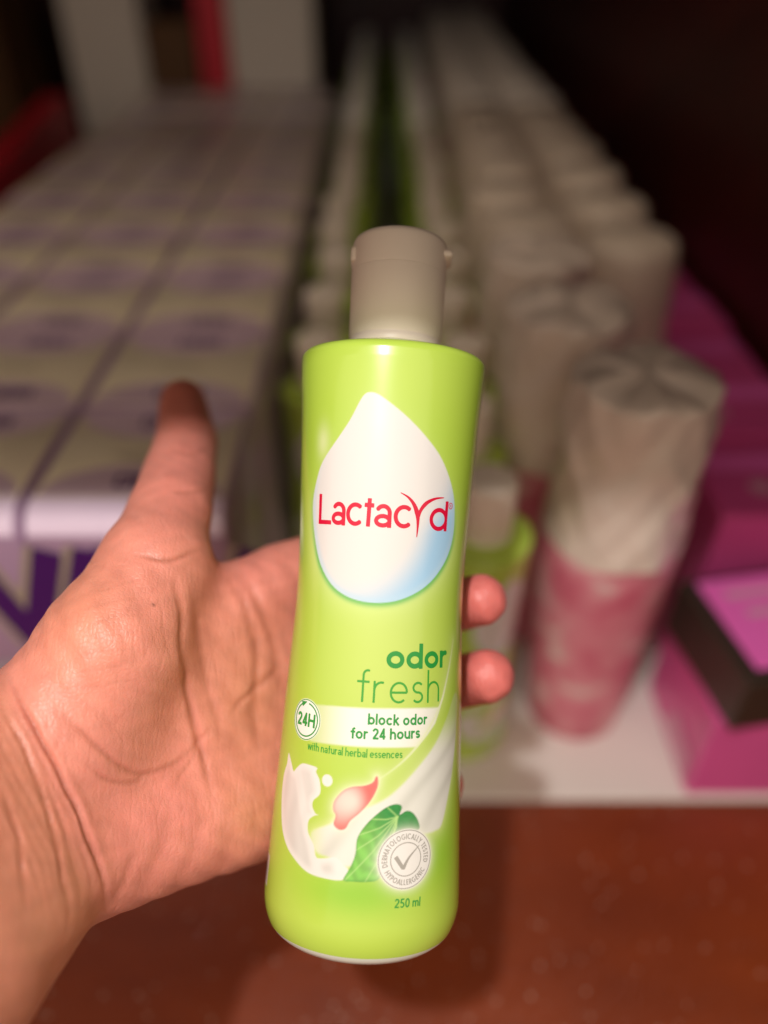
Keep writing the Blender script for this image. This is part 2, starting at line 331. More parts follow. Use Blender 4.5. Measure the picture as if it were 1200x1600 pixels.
M_SLEEVE = mat('printed_sleeve', (1, 1, 1), 0.26, coat=0.6, attr=True, bump=0.05, bscale=45)
M_BASE = mat('clear_white_base', srgb(226, 228, 216), 0.18, coat=0.5, var=0.03)
def bottle_body(name, front_n, back_n, dv_mm, parent):
    phf = np.linspace(-math.radians(108), math.radians(108), front_n); phb = np.linspace(math.radians(108), math.radians(252), back_n + 2)[1:-1]
    ph = np.concatenate([phf, phb]); n = len(ph)
    v = np.arange(3.4, V_SH * 1000, dv_mm); v = np.append(v, V_SH * 1000)
    S, Vv = np.meshgrid(((ph + math.pi) % (2 * math.pi) - math.pi) * S0 * 1000, v)
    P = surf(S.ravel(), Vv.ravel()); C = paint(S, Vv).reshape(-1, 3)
    # shoulder: roll over to the neck
    a0 = float(prof_a(V_SH)[0]); rows = []
    for k in range(1, 9):
        t = k / 8 * math.pi / 2; rows.append((a0 - 0.0024 * (1 - math.cos(t)), V_SH + 0.0022 * math.sin(t)))
    rows += [(a0 * 0.8, V_SH + 0.0028), (0.0135, V_SH + 0.0040), (0.0116, V_SH + 0.0042)]
    ex = []
    for r, z in rows:
        br = BR + (1 - BR) * np.clip((a0 - 0.0024 - r) / (a0 - 0.016), 0, 1)
        ex.append(np.stack([r * np.sin(ph), -r * br * np.cos(ph), np.full(n, z)], 1))
    P = np.concatenate([P] + ex); C = np.concatenate([C, np.tile(np.array(srgb(188, 218, 84)), (len(rows) * n, 1))])
    m = len(v) + len(rows)
    i = np.arange(m - 1)[:, None] * n; k = np.arange(n)[None, :]; k2 = (k + 1) % n
    F = np.stack([i + k, i + k2, i + n + k2, i + n + k], -1).reshape(-1, 4)
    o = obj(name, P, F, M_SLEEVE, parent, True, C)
    return o
CAP_Z0 = V_SH + 0.0038
CAP_R = 74 / FPX * 0.2005 * 0.992
def bottle_rest(parent, n=64):
    # foot: the bare plastic under the sleeve
    pr = [(0.010, 0.0016), (float(prof_a(0.0)[0]) - 0.0032, 0.0), (float(prof_a(0.0)[0]) - 0.0012, 0.0003), (float(prof_a(0.001)[0]) - 0.0003, 0.0012), (float(prof_a(0.0024)[0]) - 0.00015, 0.0024), (float(prof_a(0.0034)[0]) - 0.00012, 0.0034), (float(prof_a(0.0042)[0]) - 0.0002, 0.0042)]
    V, F = lathe(pr, n, BR); b = obj('base', V, F, M_BASE, parent)
    z1 = BOT_L
    # cap: skirt with a groove, flip lid with a thumb tab and hinge
    r = CAP_R
    pr = [(r * 0.6, CAP_Z0 - 0.0002), (r * 0.955, CAP_Z0), (r * 0.975, CAP_Z0 + 0.0005), (r * 0.975, CAP_Z0 + 0.0022), (r * 0.955, CAP_Z0 + 0.0026), (r * 0.955, CAP_Z0 + 0.0030), (r * 0.985, CAP_Z0 + 0.0035), (r * 1.0, z1 - 0.0102), (r * 0.999, z1 - 0.01005)]
    V, F = lathe(pr, n); cap = obj('cap', V, F, M_WHITEP, parent)
    pr = [(r * 0.9, z1 - 0.0103), (r * 0.999, z1 - 0.0100), (r * 1.0, z1 - 0.0098)]
    for k in range(9):
        t = k / 8 * math.pi / 2; pr.append((r * 1.0 - 0.0022 * (1 - math.cos(t)), z1 - 0.0030 + 0.0022 * math.sin(t)))
    pr += [(r * 0.6, z1 - 0.0003), (r * 0.2, z1)]
    V, F = lathe(pr, n); lid = obj('lid', V, F, M_WHITEP, cap)
    bm = bevel_box(r - 0.0020, r + 0.0013, -0.0050, 0.0050, z1 - 0.0058, z1 - 0.0038, 0.0009, 3)
    bobj('thumb_tab', bm, M_WHITEP, lid)
    bm = bevel_box(-r - 0.0003, -r + 0.0014, -0.0042, 0.0042, z1 - 0.0080, z1 - 0.0042, 0.0006, 3)
    bobj('hinge', bm, M_WHITEP, lid)
    return cap

# ------------------------------------------------------------------ the held bottle
held = empty('wash_bottle'); tag(held, 'lime green bottle with white flip cap and drop label, held in the hand', 'bottle')
Mb = np.eye(4); Rw = np.array(CAM_R)[:3, :3]; flip = np.diag([1, 1, -1.0])
Mb[:3, 0] = Rw @ flip @ RT; Mb[:3, 1] = Rw @ flip @ (-FR); Mb[:3, 2] = Rw @ flip @ AXc; Mb[:3, 3] = to_world(PB)[0]
held.matrix_world = Matrix(Mb.tolist())
bottle_body('body', 330, 50, 0.24, held); bottle_rest(held, 96)

# ---- lettering: stroke glyphs -> distance field -> filled mesh laid on the sleeve
def arc(cx, cy, rx, ry, a0, a1, n=22):
    t = np.radians(np.linspace(a0, a1, n)); return np.stack([cx + rx * np.cos(t), cy + ry * np.sin(t)], 1)
def glyph(ch, X, A, w):
    """strokes (centre lines) and advance width; X x-height, A ascender/cap height, w half stroke"""
    R = X / 2 - w; cy = X / 2; cx = w + R; ln = lambda *p: np.array(p, float); C = A; RC = C / 2 - w
    if ch == ' ': return [], X * 0.50
    if ch == 'o': return [arc(cx, cy, R, R, 0, 360, 40)], 2 * cx
    if ch == 'd': return [arc(cx, cy, R, R, 0, 360, 40), ln((2 * R + w, 0), (2 * R + w, A))], 2 * cx
    if ch == 'b': return [arc(cx, cy, R, R, 0, 360, 40), ln((w, 0), (w, A))], 2 * cx
    if ch == 'r': return [ln((w, 0), (w, X)), arc(w + R * 0.85, X - w - R * 0.85, R * 0.85, R * 0.85, 180, 75)], X * 0.62
    if ch == 'f': return [np.concatenate([ln((X * 0.33, 0)), arc(X * 0.33 + R * 0.5, A - w - R * 0.5, R * 0.5, R * 0.5, 180, 70)]), ln((0, X - w), (X * 0.66, X - w))], X * 0.62
    if ch == 'e': return [np.concatenate([arc(cx, cy, R, R, 0, 312, 40)]), ln((w, cy), (2 * R + w, cy))], 2 * cx
    if ch == 's':
        r = R / 2; return [np.concatenate([arc(w + r * 1.25, cy + r, r * 1.25, r, 35, 270), arc(w + r * 1.25, cy - r, r * 1.25, r, 90, -145)])], 2 * w + r * 2.5
    if ch in 'hn': 
        q = R * 0.86; return [ln((w, 0), (w, A if ch == 'h' else X)), np.concatenate([arc(w + q, X - w - q, q, q, 180, 0), ln((w + 2 * q, 0))])], 2 * w + 2 * q
    if ch == 'm':
        q = R * 0.72; return [ln((w, 0), (w, X)), np.concatenate([arc(w + q, X - w - q, q, q, 180, 0), ln((w + 2 * q, 0))]), np.concatenate([arc(w + 3 * q, X - w - q, q, q, 180, 0), ln((w + 4 * q, 0))])], 2 * w + 4 * q
    if ch == 'u':
        q = R * 0.86; return [ln((w + 2 * q, 0), (w + 2 * q, X)), np.concatenate([ln((w, X)), arc(w + q, w + q, q, q, 180, 360)])], 2 * w + 2 * q
    if ch == 'l': return [ln((w, 0), (w, A))], 2 * w
    if ch == 'i': return [ln((w, 0), (w, X)), ln((w, X + w * 1.6), (w, X + w * 3.4))], 2 * w
    if ch == 'k': return [ln((w, 0), (w, A)), ln((w, X * 0.42), (X * 0.75, X)), ln((w + X * 0.2, X * 0.58), (X * 0.82, 0))], X * 0.84
    if ch == 'c': return [arc(cx, cy, R, R, 48, 312, 34)], 2 * cx * 0.92
    if ch == 't': return [ln((X * 0.3, A * 0.92), (X * 0.3, 0)), ln((0, X - w), (X * 0.6, X - w))], X * 0.6
    if ch == 'w': return [ln((w, X), (X * 0.40, 0)), ln((X * 0.40, 0), (X * 0.72, X)), ln((X * 0.72, X), (X * 1.04, 0)), ln((X * 1.04, 0), (X * 1.40, X))], X * 1.44
    if ch == 'a':
        xr = X * 0.86 - w; by = X * 0.29
        return [np.concatenate([arc(xr - R * 0.80, X - w - R * 0.72, R * 0.80, R * 0.72, 150, 0), ln((xr, 0))]), arc(w + (xr - w) / 2, by, (xr - w) / 2, by - w, 0, 360, 30)], X * 0.86
    wd = C * 0.62
    if ch == '2': 
        q = (wd - 2 * w) / 2; return [np.concatenate([arc(w + q, C - w - q, q, q, 165, -35), ln((w * 1.2, w))]), ln((w * 0.6, w), (wd, w))], wd
    if ch == '4': return [ln((wd * 0.70, 0), (wd * 0.70, C)), ln((wd * 0.68, C - w), (w, C * 0.28)), ln((0, C * 0.25), (wd, C * 0.25))], wd
    if ch == '5': 
        q = C * 0.31 - w; return [np.concatenate([ln((wd * 0.9, C - w), (wd * 0.28, C - w), (wd * 0.2, C * 0.56)), arc(wd - w - q * 1.0, C * 0.31, q, q, 115, -140)])], wd
    if ch == '0': return [arc(wd / 2, C / 2, wd / 2 - w, C / 2 - w, 0, 360, 40)], wd
    if ch == 'H': return [ln((w, 0), (w, C)), ln((C * 0.72, 0), (C * 0.72, C)), ln((w, C / 2), (C * 0.72, C / 2))], C * 0.72 + w
    if ch == 'D': return [ln((w, 0), (w, C)), np.concatenate([ln((w, C - w)), arc(C * 0.25, C / 2, C * 0.45, RC, 90, -90), ln((w, w))])], C * 0.70 + w
    if ch == 'E': return [ln((w, 0), (w, C)), ln((w, w), (C * 0.5, w)), ln((w, C / 2), (C * 0.47, C / 2)), ln((w, C - w), (C * 0.5, C - w))], C * 0.52
    if ch in 'RP':
        q = C * 0.25; st = [ln((w, 0), (w, C)), np.concatenate([ln((w, C - w)), arc(C * 0.28, C - w - q, q * 0.95, q, 90, -90), ln((w, C - w - 2 * q))])]
        if ch == 'R': st.append(ln((C * 0.28, C - w - 2 * q), (C * 0.55, 0)))
        return st, C * 0.56
    if ch == 'M': return [ln((w, 0), (w, C)), ln((w, C - w), (C * 0.42, C * 0.25)), ln((C * 0.42, C * 0.25), (C * 0.84, C - w)), ln((C * 0.84, 0), (C * 0.84, C))], C * 0.84 + w
    if ch == 'A': return [ln((0, 0), (C * 0.36, C)), ln((C * 0.36, C), (C * 0.72, 0)), ln((C * 0.16, C * 0.3), (C * 0.56, C * 0.3))], C * 0.72
    if ch == 'T': return [ln((C * 0.29, 0), (C * 0.29, C)), ln((0, C - w), (C * 0.58, C - w))], C * 0.58
    if ch == 'O': return [arc(C / 2, C / 2, RC, RC, 0, 360, 40)], C
    if ch == 'L': return [ln((w, 0), (w, C)), ln((w, w), (C * 0.48, w))], C * 0.48
    if ch == 'G': return [np.concatenate([arc(C / 2, C / 2, RC, RC, 50, 350, 40), ln((C * 0.55, C * 0.46))])], C * 0.96
    if ch == 'I': return [ln((w, 0), (w, C))], 2 * w
    if ch == 'C': return [arc(C / 2, C / 2, RC, RC, 50, 310, 36)], C * 0.88
    if ch == 'Y': return [ln((0, C), (C * 0.32, C * 0.45)), ln((C * 0.64, C), (C * 0.32, C * 0.45)), ln((C * 0.32, C * 0.47), (C * 0.32, 0))], C * 0.64
    if ch == 'V': return [ln((0, C), (C * 0.34, 0)), ln((C * 0.34, 0), (C * 0.68, C))], C * 0.68
    if ch == 'N': return [ln((w, 0), (w, C)), ln((w, C), (C * 0.7, 0)), ln((C * 0.7, 0), (C * 0.7, C))], C * 0.7 + w
    if ch == 'S':
        r = RC / 2; return [np.concatenate([arc(w + r * 1.15, C / 2 + r, r * 1.15, r, 35, 270), arc(w + r * 1.15, C / 2 - r, r * 1.15, r, 90, -145)])], 2 * w + r * 2.3
    return [], X
def text_strokes(t, X, A, w, sp):
    out = []; x = 0
    for ch in t:
        st, adv = glyph(ch, X, A, w); out += [(s + np.array([x, 0]), w) for s in st]; x += adv + (sp if ch != ' ' else 0)
    return out, x - sp
def fit_text(t, p0, p1, X, A, w, sp, v=None):
    """lay a line of text on the label between two photo pixels on its baseline"""
    a = lab(*p0); b = lab(*p1); st, W = text_strokes(t, X, A, w, sp)
    u = (b - a); L_ = np.hypot(*u); k = L_ / W; u /= L_; nrm = np.array([-u[1], u[0]])
    return [(a + (s[:, :1] * k) * u + s[:, 1:] * nrm, w_) for s, w_ in st]
def fill_mesh(strokes, h=0.085, tapers=None):
    allp = np.concatenate([s for s, _ in strokes]); mw = max(np.max(w_) for _, w_ in strokes) + 3 * h
    x0, y0 = allp.min(0) - mw; x1, y1 = allp.max(0) + mw
    nx = int((x1 - x0) / h) + 2; ny = int((y1 - y0) / h) + 2
    F = np.full((ny, nx), 9.0); xs = x0 + np.arange(nx) * h; ys = y0 + np.arange(ny) * h
    for s, wd in strokes:
        n = len(s) - 1; wd = np.broadcast_to(np.asarray(wd, float), (n + 1,))
        closed = np.allclose(s[0], s[-1])
        for i in range(n):
            a, b = s[i], s[i + 1]; L_ = np.hypot(*(b - a))
            if L_ < 1e-9: continue
            m = max(wd[i], wd[i + 1]) + 2 * h
            ix0 = max(int((min(a[0], b[0]) - m - x0) / h), 0); ix1 = min(int((max(a[0], b[0]) + m - x0) / h) + 2, nx)
            iy0 = max(int((min(a[1], b[1]) - m - y0) / h), 0); iy1 = min(int((max(a[1], b[1]) + m - y0) / h) + 2, ny)
            Xg, Yg = np.meshgrid(xs[ix0:ix1], ys[iy0:iy1]); u = (b - a) / L_
            al = (Xg - a[0]) * u[0] + (Yg - a[1]) * u[1]; pe = np.abs(-(Xg - a[0]) * u[1] + (Yg - a[1]) * u[0])
            t = np.clip(al, 0, L_); d = np.hypot(al - t, pe) - (wd[i] + (wd[i + 1] - wd[i]) * t / L_)
            if i == 0 and not closed: d = np.where(al < 0, np.maximum(-al, pe - wd[i]), d); d = np.where(al < 0, np.maximum(d, -al), d)
            if i == n - 1 and not closed: d = np.where(al > L_, np.maximum(al - L_, pe - wd[-1]), d)
            F[iy0:iy1, ix0:ix1] = np.minimum(F[iy0:iy1, ix0:ix1], d)
    return march(F, x0, y0, h)
def march(F, x0, y0, h):
    ins = F < 0; verts = []; idx = {}; faces = []
    def vid(key, x, y):
        if key not in idx: idx[key] = len(verts); verts.append((x0 + x * h, y0 + y * h))
        return idx[key]
    cnt = ins[:-1, :-1].astype(int) + ins[1:, :-1] + ins[:-1, 1:] + ins[1:, 1:]
    for j, i in zip(*np.nonzero(cnt)):
        cs = [(i, j), (i + 1, j), (i + 1, j + 1), (i, j + 1)]; poly = []
        for k in range(4):
            (xa, ya), (xb, yb) = cs[k], cs[(k + 1) % 4]; fa, fb = F[ya, xa], F[yb, xb]
            if fa < 0: poly.append(vid((xa, ya), xa, ya))
            if (fa < 0) != (fb < 0):
                t = min(max(fa / (fa - fb), 0.02), 0.98); key = (min(xa, xb), min(ya, yb), 'h' if ya == yb else 'v')
                poly.append(vid(key, xa + (xb - xa) * t, ya + (yb - ya) * t))
        if len(poly) >= 3: faces.append(poly)
    return np.array(verts), faces
def decal(name, strokes, m, off=0.00005, h=0.085, parent=held):
    P, F = fill_mesh(strokes, h); V = surf(P[:, 0], P[:, 1], off)
    return obj(name, V, F, m, parent)
M_RED = mat('print_red', srgb(218, 10, 58), 0.3, coat=0.3); M_GRN = mat('print_green', srgb(40, 152, 64), 0.3, coat=0.3)
M_GRN2 = mat('print_leaf_green', srgb(66, 164, 58), 0.3, coat=0.3); M_GREY = mat('print_grey', srgb(172, 168, 160), 0.3, coat=0.3)
PXMM = 0.145   # mm per photo pixel on the near face of the bottle
# brand line
st = []
X_, A_, W_ = 38 * PXMM, 49.5 * PXMM, 3.5 * PXMM
def put(ch, pa_, pb_, X=X_, A=A_, w=W_): return fit_text(ch, pa_, pb_, X, A, w, 0)
for ch, zx0, zx1, zy in [('L', 292, 352, 357), ('a', 355, 416, 361), ('c', 422, 500, 365), ('t', 503, 546, 368), ('a', 553, 632, 373), ('c', 643, 730, 377), ('d', 809, 892, 389)]:
    y = 700 + zy / 3; st += put(ch, (400 + zx0 / 3, y - 0.6), (400 + zx1 / 3, y + 0.6))
y1 = catmull(labs(z6([(678, 209), (715, 232), (742, 268), (757, 315), (758, 360), (753, 418)])), 8, False)
y2 = catmull(labs(z6([(881, 233), (840, 238), (800, 258), (772, 292), (758, 335)])), 8, False)
tp = lambda n, a, b, c: np.interp(np.linspace(0, 1, n), [0, 0.55, 1], [a, b, c])
st += [(y1, tp(len(y1), 0.08, 0.62, 0.10)), (y2, tp(len(y2), 0.10, 0.50, 0.34))]
rc = lab(*z6([(912, 272)])[0]); st += [(arc(rc[0], rc[1], 0.68, 0.68, 0, 360, 30), 0.10)]
rst, rw = text_strokes('R', 0.5, 0.62, 0.06, 0); st += [(s + rc - np.array([0.17, 0.30]), w_) for s, w_ in rst]
decal('brand_lettering', st, M_RED, h=0.07)
decal('odor_lettering', fit_text('odor', (602.5, 1044), (697.5, 1042), 27.5 * PXMM, 40 * PXMM, 3.8 * PXMM, 1.9 * PXMM), M_GRN)
decal('fresh_lettering', fit_text('fresh', (556, 1096), (685.5, 1096), 34 * PXMM, 52 * PXMM, 1.8 * PXMM, 9.2 * PXMM), M_GRN2)
st = fit_text('block odor', (574.5, 1132), (667, 1131.5), 12.2 * PXMM, 17.5 * PXMM, 1.6 * PXMM, 1.7 * PXMM) + fit_text('for 24 hours', (547.5, 1153.5), (656, 1153), 12.4 * PXMM, 17.5 * PXMM, 1.6 * PXMM, 1.7 * PXMM)
decal('claim_lettering', st, M_GRN, h=0.06)
decal('essence_lettering', fit_text('with natural herbal essences', (480.5, 1170.5), (628.5, 1184.5), 8.6 * PXMM, 13.2 * PXMM, 0.9 * PXMM, 1.6 * PXMM), M_GRN2, h=0.05)
decal('volume_lettering', fit_text('250 ml', (616, 1419), (656, 1415), 9.5 * PXMM, 14 * PXMM, 1.0 * PXMM, 1.8 * PXMM), M_GRN, h=0.05)
a24 = lab(464.5, 1131.5)
s24, W24 = text_strokes('24H', 2.4, 3.1, 0.30, 0.35); k = R24 * 1.30 / W24
st = [(np.array([C24[0] - R24 * 0.65, C24[1] - 1.55]) + s * np.array([k, 1.0]), w_) for s, w_ in s24]
st += [(arc(*C24, R24 * 0.80, R24 * 0.80, 118, 440, 60), 0.17), (arc(*C24, R24 * 0.955, R24 * 0.955, 0, 360, 70), 0.10)]
st += [(np.array([C24 + R24 * 0.8 * np.array([math.cos(math.radians(118)), math.sin(math.radians(118))]), C24 + R24 * 0.86 * np.array([math.cos(math.radians(92)), math.sin(math.radians(92))])]), np.array([0.65, 0.08]))]
decal('clock_badge_print', st, M_GRN, h=0.06)
def ring_text(t, C, r, a_mid, X, w, sp, inward=False, span=200):
    st, W = text_strokes(t, X, X, w, sp); out = []; kx = math.radians(span) * (r + X / 2) / W; st = [(s * np.array([kx, 1]), w_) for s, w_ in st]; W *= kx
    k2 = r / (r + X / 2); st = [(s * np.array([k2, 1]), w_) for s, w_ in st]; W *= k2
    for s, w_ in st:
        if not inward: th = math.radians(a_mid) - (s[:, 0] - W / 2) / r; rr = r + s[:, 1]
        else: th = math.radians(a_mid) + (s[:, 0] - W / 2) / r; rr = r + X - s[:, 1]
        out.append((np.stack([C[0] + rr * np.cos(th), C[1] + rr * np.sin(th)], 1), w_))
    return out
R_ = SEAL_R
st = [(arc(*SEAL_C, R_ * 0.96, R_ * 0.96, 0, 360, 80), 0.10), (arc(*SEAL_C, R_ * 0.55, R_ * 0.55, 0, 360, 60), 0.11)]
st += ring_text('DERMATOLOGICALLY TESTED', SEAL_C, R_ * 0.665, 92, R_ * 0.185, 0.10, 0.30, False, 212)
st += ring_text('HYPOALLERGENIC', SEAL_C, R_ * 0.665, 270, R_ * 0.185, 0.10, 0.30, True, 122)
ck = np.array([[-0.38, 0.10], [-0.10, -0.30], [0.10, 0.05], [0.48, 0.42]]) * R_ + SEAL_C
st += [(ck[:2], np.array([0.48, 0.40])), (catmull(ck[1:], 8, False), np.linspace(0.42, 0.06, 17))]
decal('seal_print', st, M_GREY, h=0.055)

# ================================================================== the hand
def build_hand():
    h = 1.22
    lo = np.array([-200.0, -160.0, 24.0]); hi = np.array([48.0, 58.0, 284.0])
    n = ((hi - lo) / h).astype(int) + 1
    gx, gy, gz = [lo[k] + h * np.arange(n[k], dtype=np.float32) for k in range(3)]
    X, Y, Z = np.meshgrid(gx.astype(np.float32), gy.astype(np.float32), gz.astype(np.float32), indexing='ij')
    K = lambda px, py, d: camp(px, py, d) * 1000
    def cone(a, b, ra, rb):
        ab = (b - a).astype(np.float32); wx, wy, wz = X - np.float32(a[0]), Y - np.float32(a[1]), Z - np.float32(a[2])
        t = np.clip((wx * ab[0] + wy * ab[1] + wz * ab[2]) / np.float32(ab @ ab), 0, 1)
        return np.sqrt((wx - ab[0] * t) ** 2 + (wy - ab[1] * t) ** 2 + (wz - ab[2] * t) ** 2) - (np.float32(ra) + np.float32(rb - ra) * t)
    def smin(a, b, k):
        q = np.clip(0.5 + 0.5 * (b - a) / k, 0, 1); return b + (a - b) * q - k * q * (1 - q)
    def chain(pts, k=0.6):
        d = None
        for (p, r), (q, s) in zip(pts[:-1], pts[1:]):
            e = cone(K(*p), K(*q), r, s); d = e if d is None else smin(d, e, k)
        return d
    d = chain(HAND['forearm_radial']); d = smin(d, chain(HAND['forearm_ulnar']), 16)
    for nm in ('m_index', 'm_middle', 'm_ring', 'm_pinky'): d = smin(d, chain(HAND[nm]), 9)
    d = smin(d, chain(HAND['hypothenar']), 9); d = smin(d, chain(HAND['thenar'], 3), 8)
    d = smin(d, chain(HAND['web']), 9)
    d = smin(d, chain(HAND['thumb'], 0.8), 6)
    for nm in ('index', 'middle', 'ring', 'pinky'): d = smin(d, chain(HAND[nm], 0.8), 4)
    # the bottle presses into the flesh: keep the skin just outside it
    P = np.stack([X.ravel(), Y.ravel(), Z.ravel()], 1) / 1000 - PB
    lx = P @ RT; lz = P @ AXc; ly = -(P @ FR)
    a = prof_a(np.clip(lz, 0, V_SH)) + 0.0004
    db = (np.sqrt((lx / a) ** 2 + (ly / (a * BR)) ** 2) - 1) * a * BR * 1000
    db = np.where((lz > -0.002) & (lz < V_SH + 0.004), db, 50).reshape(X.shape).astype(np.float32)
    d = np.maximum(d, -db)
    # surface nets
    F = d; S = F < 0
    c = [S[i:n[0] - 1 + i, j:n[1] - 1 + j, k:n[2] - 1 + k] for i in (0, 1) for j in (0, 1) for k in (0, 1)]
    allc = c[0].copy(); anyc = c[0].copy()
    for q in c[1:]: allc &= q; anyc |= q
    act = anyc & ~allc; I = np.argwhere(act); ids = -np.ones(act.shape, np.int64); ids[act] = np.arange(len(I))
    acc = np.zeros((len(I), 3)); cn = np.zeros(len(I))
    cor = np.array([(i, j, k) for i in (0, 1) for j in (0, 1) for k in (0, 1)])
    val = [F[I[:, 0] + q[0], I[:, 1] + q[1], I[:, 2] + q[2]] for q in cor]
    for p in range(8):
        for q in range(p + 1, 8):
            if np.abs(cor[p] - cor[q]).sum() != 1: continue
            m = (val[p] < 0) != (val[q] < 0); t = np.where(m, val[p] / np.where(m, val[p] - val[q], 1), 0)
            pos = cor[p] + t[:, None] * (cor[q] - cor[p]); acc += pos * m[:, None]; cn += m
    V = lo + (I + acc / cn[:, None]) * h
    faces = []
    for ax in range(3):
        u, v = [(1, 2), (2, 0), (0, 1)][ax]
        sl0 = [slice(None)] * 3; sl1 = [slice(None)] * 3; sl0[ax] = slice(0, -1); sl1[ax] = slice(1, None)
        A0 = S[tuple(sl0)]; A1 = S[tuple(sl1)]; E = np.argwhere(A0 != A1)
        ok = (E[:, u] > 0) & (E[:, v] > 0) & (E[:, u] < n[u] - 1) & (E[:, v] < n[v] - 1); E = E[ok]
        du = np.zeros(3, int); dv = np.zeros(3, int); du[u] = 1; dv[v] = 1
        g = lambda e: ids[e[:, 0], e[:, 1], e[:, 2]]
        Q = np.stack([g(E - du - dv), g(E - dv), g(E), g(E - du)], 1)
        inside_first = A0[E[:, 0], E[:, 1], E[:, 2]]; Q[~inside_first] = Q[~inside_first][:, ::-1]
        faces.append(Q)
    Fq = np.concatenate(faces); Fq = Fq[(Fq >= 0).all(1)]
    return V, Fq
HAND = dict(
    forearm_radial=[((60, 1168, 0.186), 18), ((-190, 1330, 0.156), 24), ((-1060, 1895, 0.100), 30), ((-2668, 2945, 0.060), 33)],
    forearm_ulnar=[((100, 1305, 0.184), 17.5), ((-115, 1500, 0.152), 24), ((-756, 2082, 0.100), 30), ((-2006, 3226, 0.060), 33)],
    m_index=[((110, 1150, 0.192), 15), ((445, 912, 0.2275), 10.8)],
    m_middle=[((110, 1200, 0.192), 15.5), ((490, 1005, 0.2300), 10.8)],
    m_ring=[((110, 1250, 0.192), 15.5), ((500, 1112, 0.2290), 10.5)],
    m_pinky=[((115, 1300, 0.192), 15.5), ((485, 1222, 0.2240), 10)],
    hypothenar=[((180, 1308, 0.192), 16.5), ((400, 1262, 0.212), 13.5)],
    thenar=[((112, 1120, 0.188), 19), ((180, 1010, 0.192), 17.8), ((240, 900, 0.202), 14.8)],
    web=[((285, 945, 0.211), 9), ((400, 928, 0.224), 9)],
    thumb=[((245, 872, 0.205), 13), ((266, 800, 0.218), 11.6), ((280, 745, 0.234), 10.9), ((292, 690, 0.252), 9.9), ((286, 628, 0.268), 8.0)],
    index=[((445, 905, 0.229), 10.5), ((570, 850, 0.236), 9), ((650, 832, 0.232), 8), ((690, 828, 0.226), 7.5)],
    middle=[((490, 1005, 0.231), 10.5), ((600, 985, 0.236), 9), ((705, 948, 0.228), 8), ((752, 937, 0.2115), 7.2)],
    ring=[((500, 1112, 0.230), 10.2), ((610, 1095, 0.235), 8.8), ((715, 1066, 0.228), 8), ((762, 1056, 0.2105), 7.4)],
    pinky=[((485, 1222, 0.225), 9.5), ((580, 1240, 0.230), 7.8), ((670, 1234, 0.223), 7), ((690, 1226, 0.215), 6.3)],
)
hv, hf = build_hand()
# smooth + refine
me = bpy.data.meshes.new('hand_tmp'); me.from_pydata(hv.tolist(), [], hf.tolist()); me.update()
tmp = bpy.data.objects.new('hand_tmp', me); col.objects.link(tmp)
ms = tmp.modifiers.new('s', 'SMOOTH'); ms.factor = 0.5; ms.iterations = 9
md = tmp.modifiers.new('d', 'SUBSURF'); md.levels = 1; md.render_levels = 1
dg = bpy.context.evaluated_depsgraph_get(); me2 = bpy.data.meshes.new_from_object(tmp.evaluated_get(dg))
bpy.data.objects.remove(tmp)
nv = len(me2.vertices); HVv = np.empty(nv * 3); me2.vertices.foreach_get('co', HVv); HVv = HVv.reshape(-1, 3)
HN = np.empty(nv * 3); me2.vertices.foreach_get('normal', HN); HN = HN.reshape(-1, 3)
PXY = np.stack([600 + HVv[:, 0] / HVv[:, 2] * FPX, 800 - HVv[:, 1] / HVv[:, 2] * FPX], 1)
front = np.clip(-HN[:, 2] * 2.0 + 0.3, 0, 1)
# (points, depth mm, half width px, redness)
CREASES = [
    ([(274, 893), (281, 950), (288, 1030), (297, 1100), (318, 1185), (338, 1270)], 1.1, 5.5, 0.65),
    ([(300, 900), (306, 960), (318, 1040), (335, 1110), (352, 1180)], 0.5, 7, 0.35),
    ([(348, 892), (385, 950), (402, 1030), (398, 1110), (405, 1190)], 0.8, 8, 0.5),
    ([(360, 1120), (385, 1090), (420, 1060), (445, 1040)], 0.6, 5, 0.5),
    ([(8, 1046), (30, 1090), (62, 1150), (98, 1215), (130, 1290), (158, 1360), (169, 1425)], 1.7, 4.5, 0.8),
    ([(-10, 1085), (35, 1165), (70, 1250), (95, 1350), (112, 1460)], 0.8, 4, 0.6),
    ([(60, 1190), (90, 1270), (115, 1350), (130, 1420)], 0.4, 3, 0.45),
    ([(-10, 1215), (18, 1270), (34, 1340), (40, 1420)], 0.8, 4, 0.6),
    ([(80, 1105), (120, 1135), (155, 1170), (200, 1205), (250, 1205), (300, 1170), (340, 1125)], 0.55, 4.5, 0.55),
    ([(130, 1190), (165, 1218), (200, 1222), (245, 1205)], 0.45, 4, 0.5),
    ([(330, 1130), (300, 1180), (265, 1240)], 0.3, 4, 0.3),
    ([(205, 1415), (245, 1345), (262, 1270)], 0.35, 11, 0.22), ([(265, 1405), (300, 1330), (322, 1250)], 0.4, 12, 0.22), ([(325, 1395), (355, 1320), (368, 1240)], 0.35, 12, 0.2),
    ([(172, 1415), (196, 1365), (215, 1320)], 0.4, 7, 0.3),
    ([(205, 866), (245, 873), (275, 871), (322, 858)], 0.45, 4, 0.75),
    ([(262, 768), (295, 772), (330, 760)], 0.15, 3, 0.4), ([(264, 702), (300, 710), (334, 700)], 0.15, 3, 0.4),
    ([(385, 900), (410, 960), (430, 1020), (440, 1090)], 0.6, 7, 0.45),
]
for k in range(7):      # fine thenar lines
    y = 905 + k * 26; CREASES.append(([(140 - k * 8, y + 22), (185 - k * 4, y + 8), (235, y)], 0.10, 2.2, 0.16))
for k in range(6):
    x = 190 + k * 17; CREASES.append(([(x - 18, 905), (x - 5, 960), (x + 3, 1010), (x + 16, 1075)], 0.09, 2.0, 0.14))
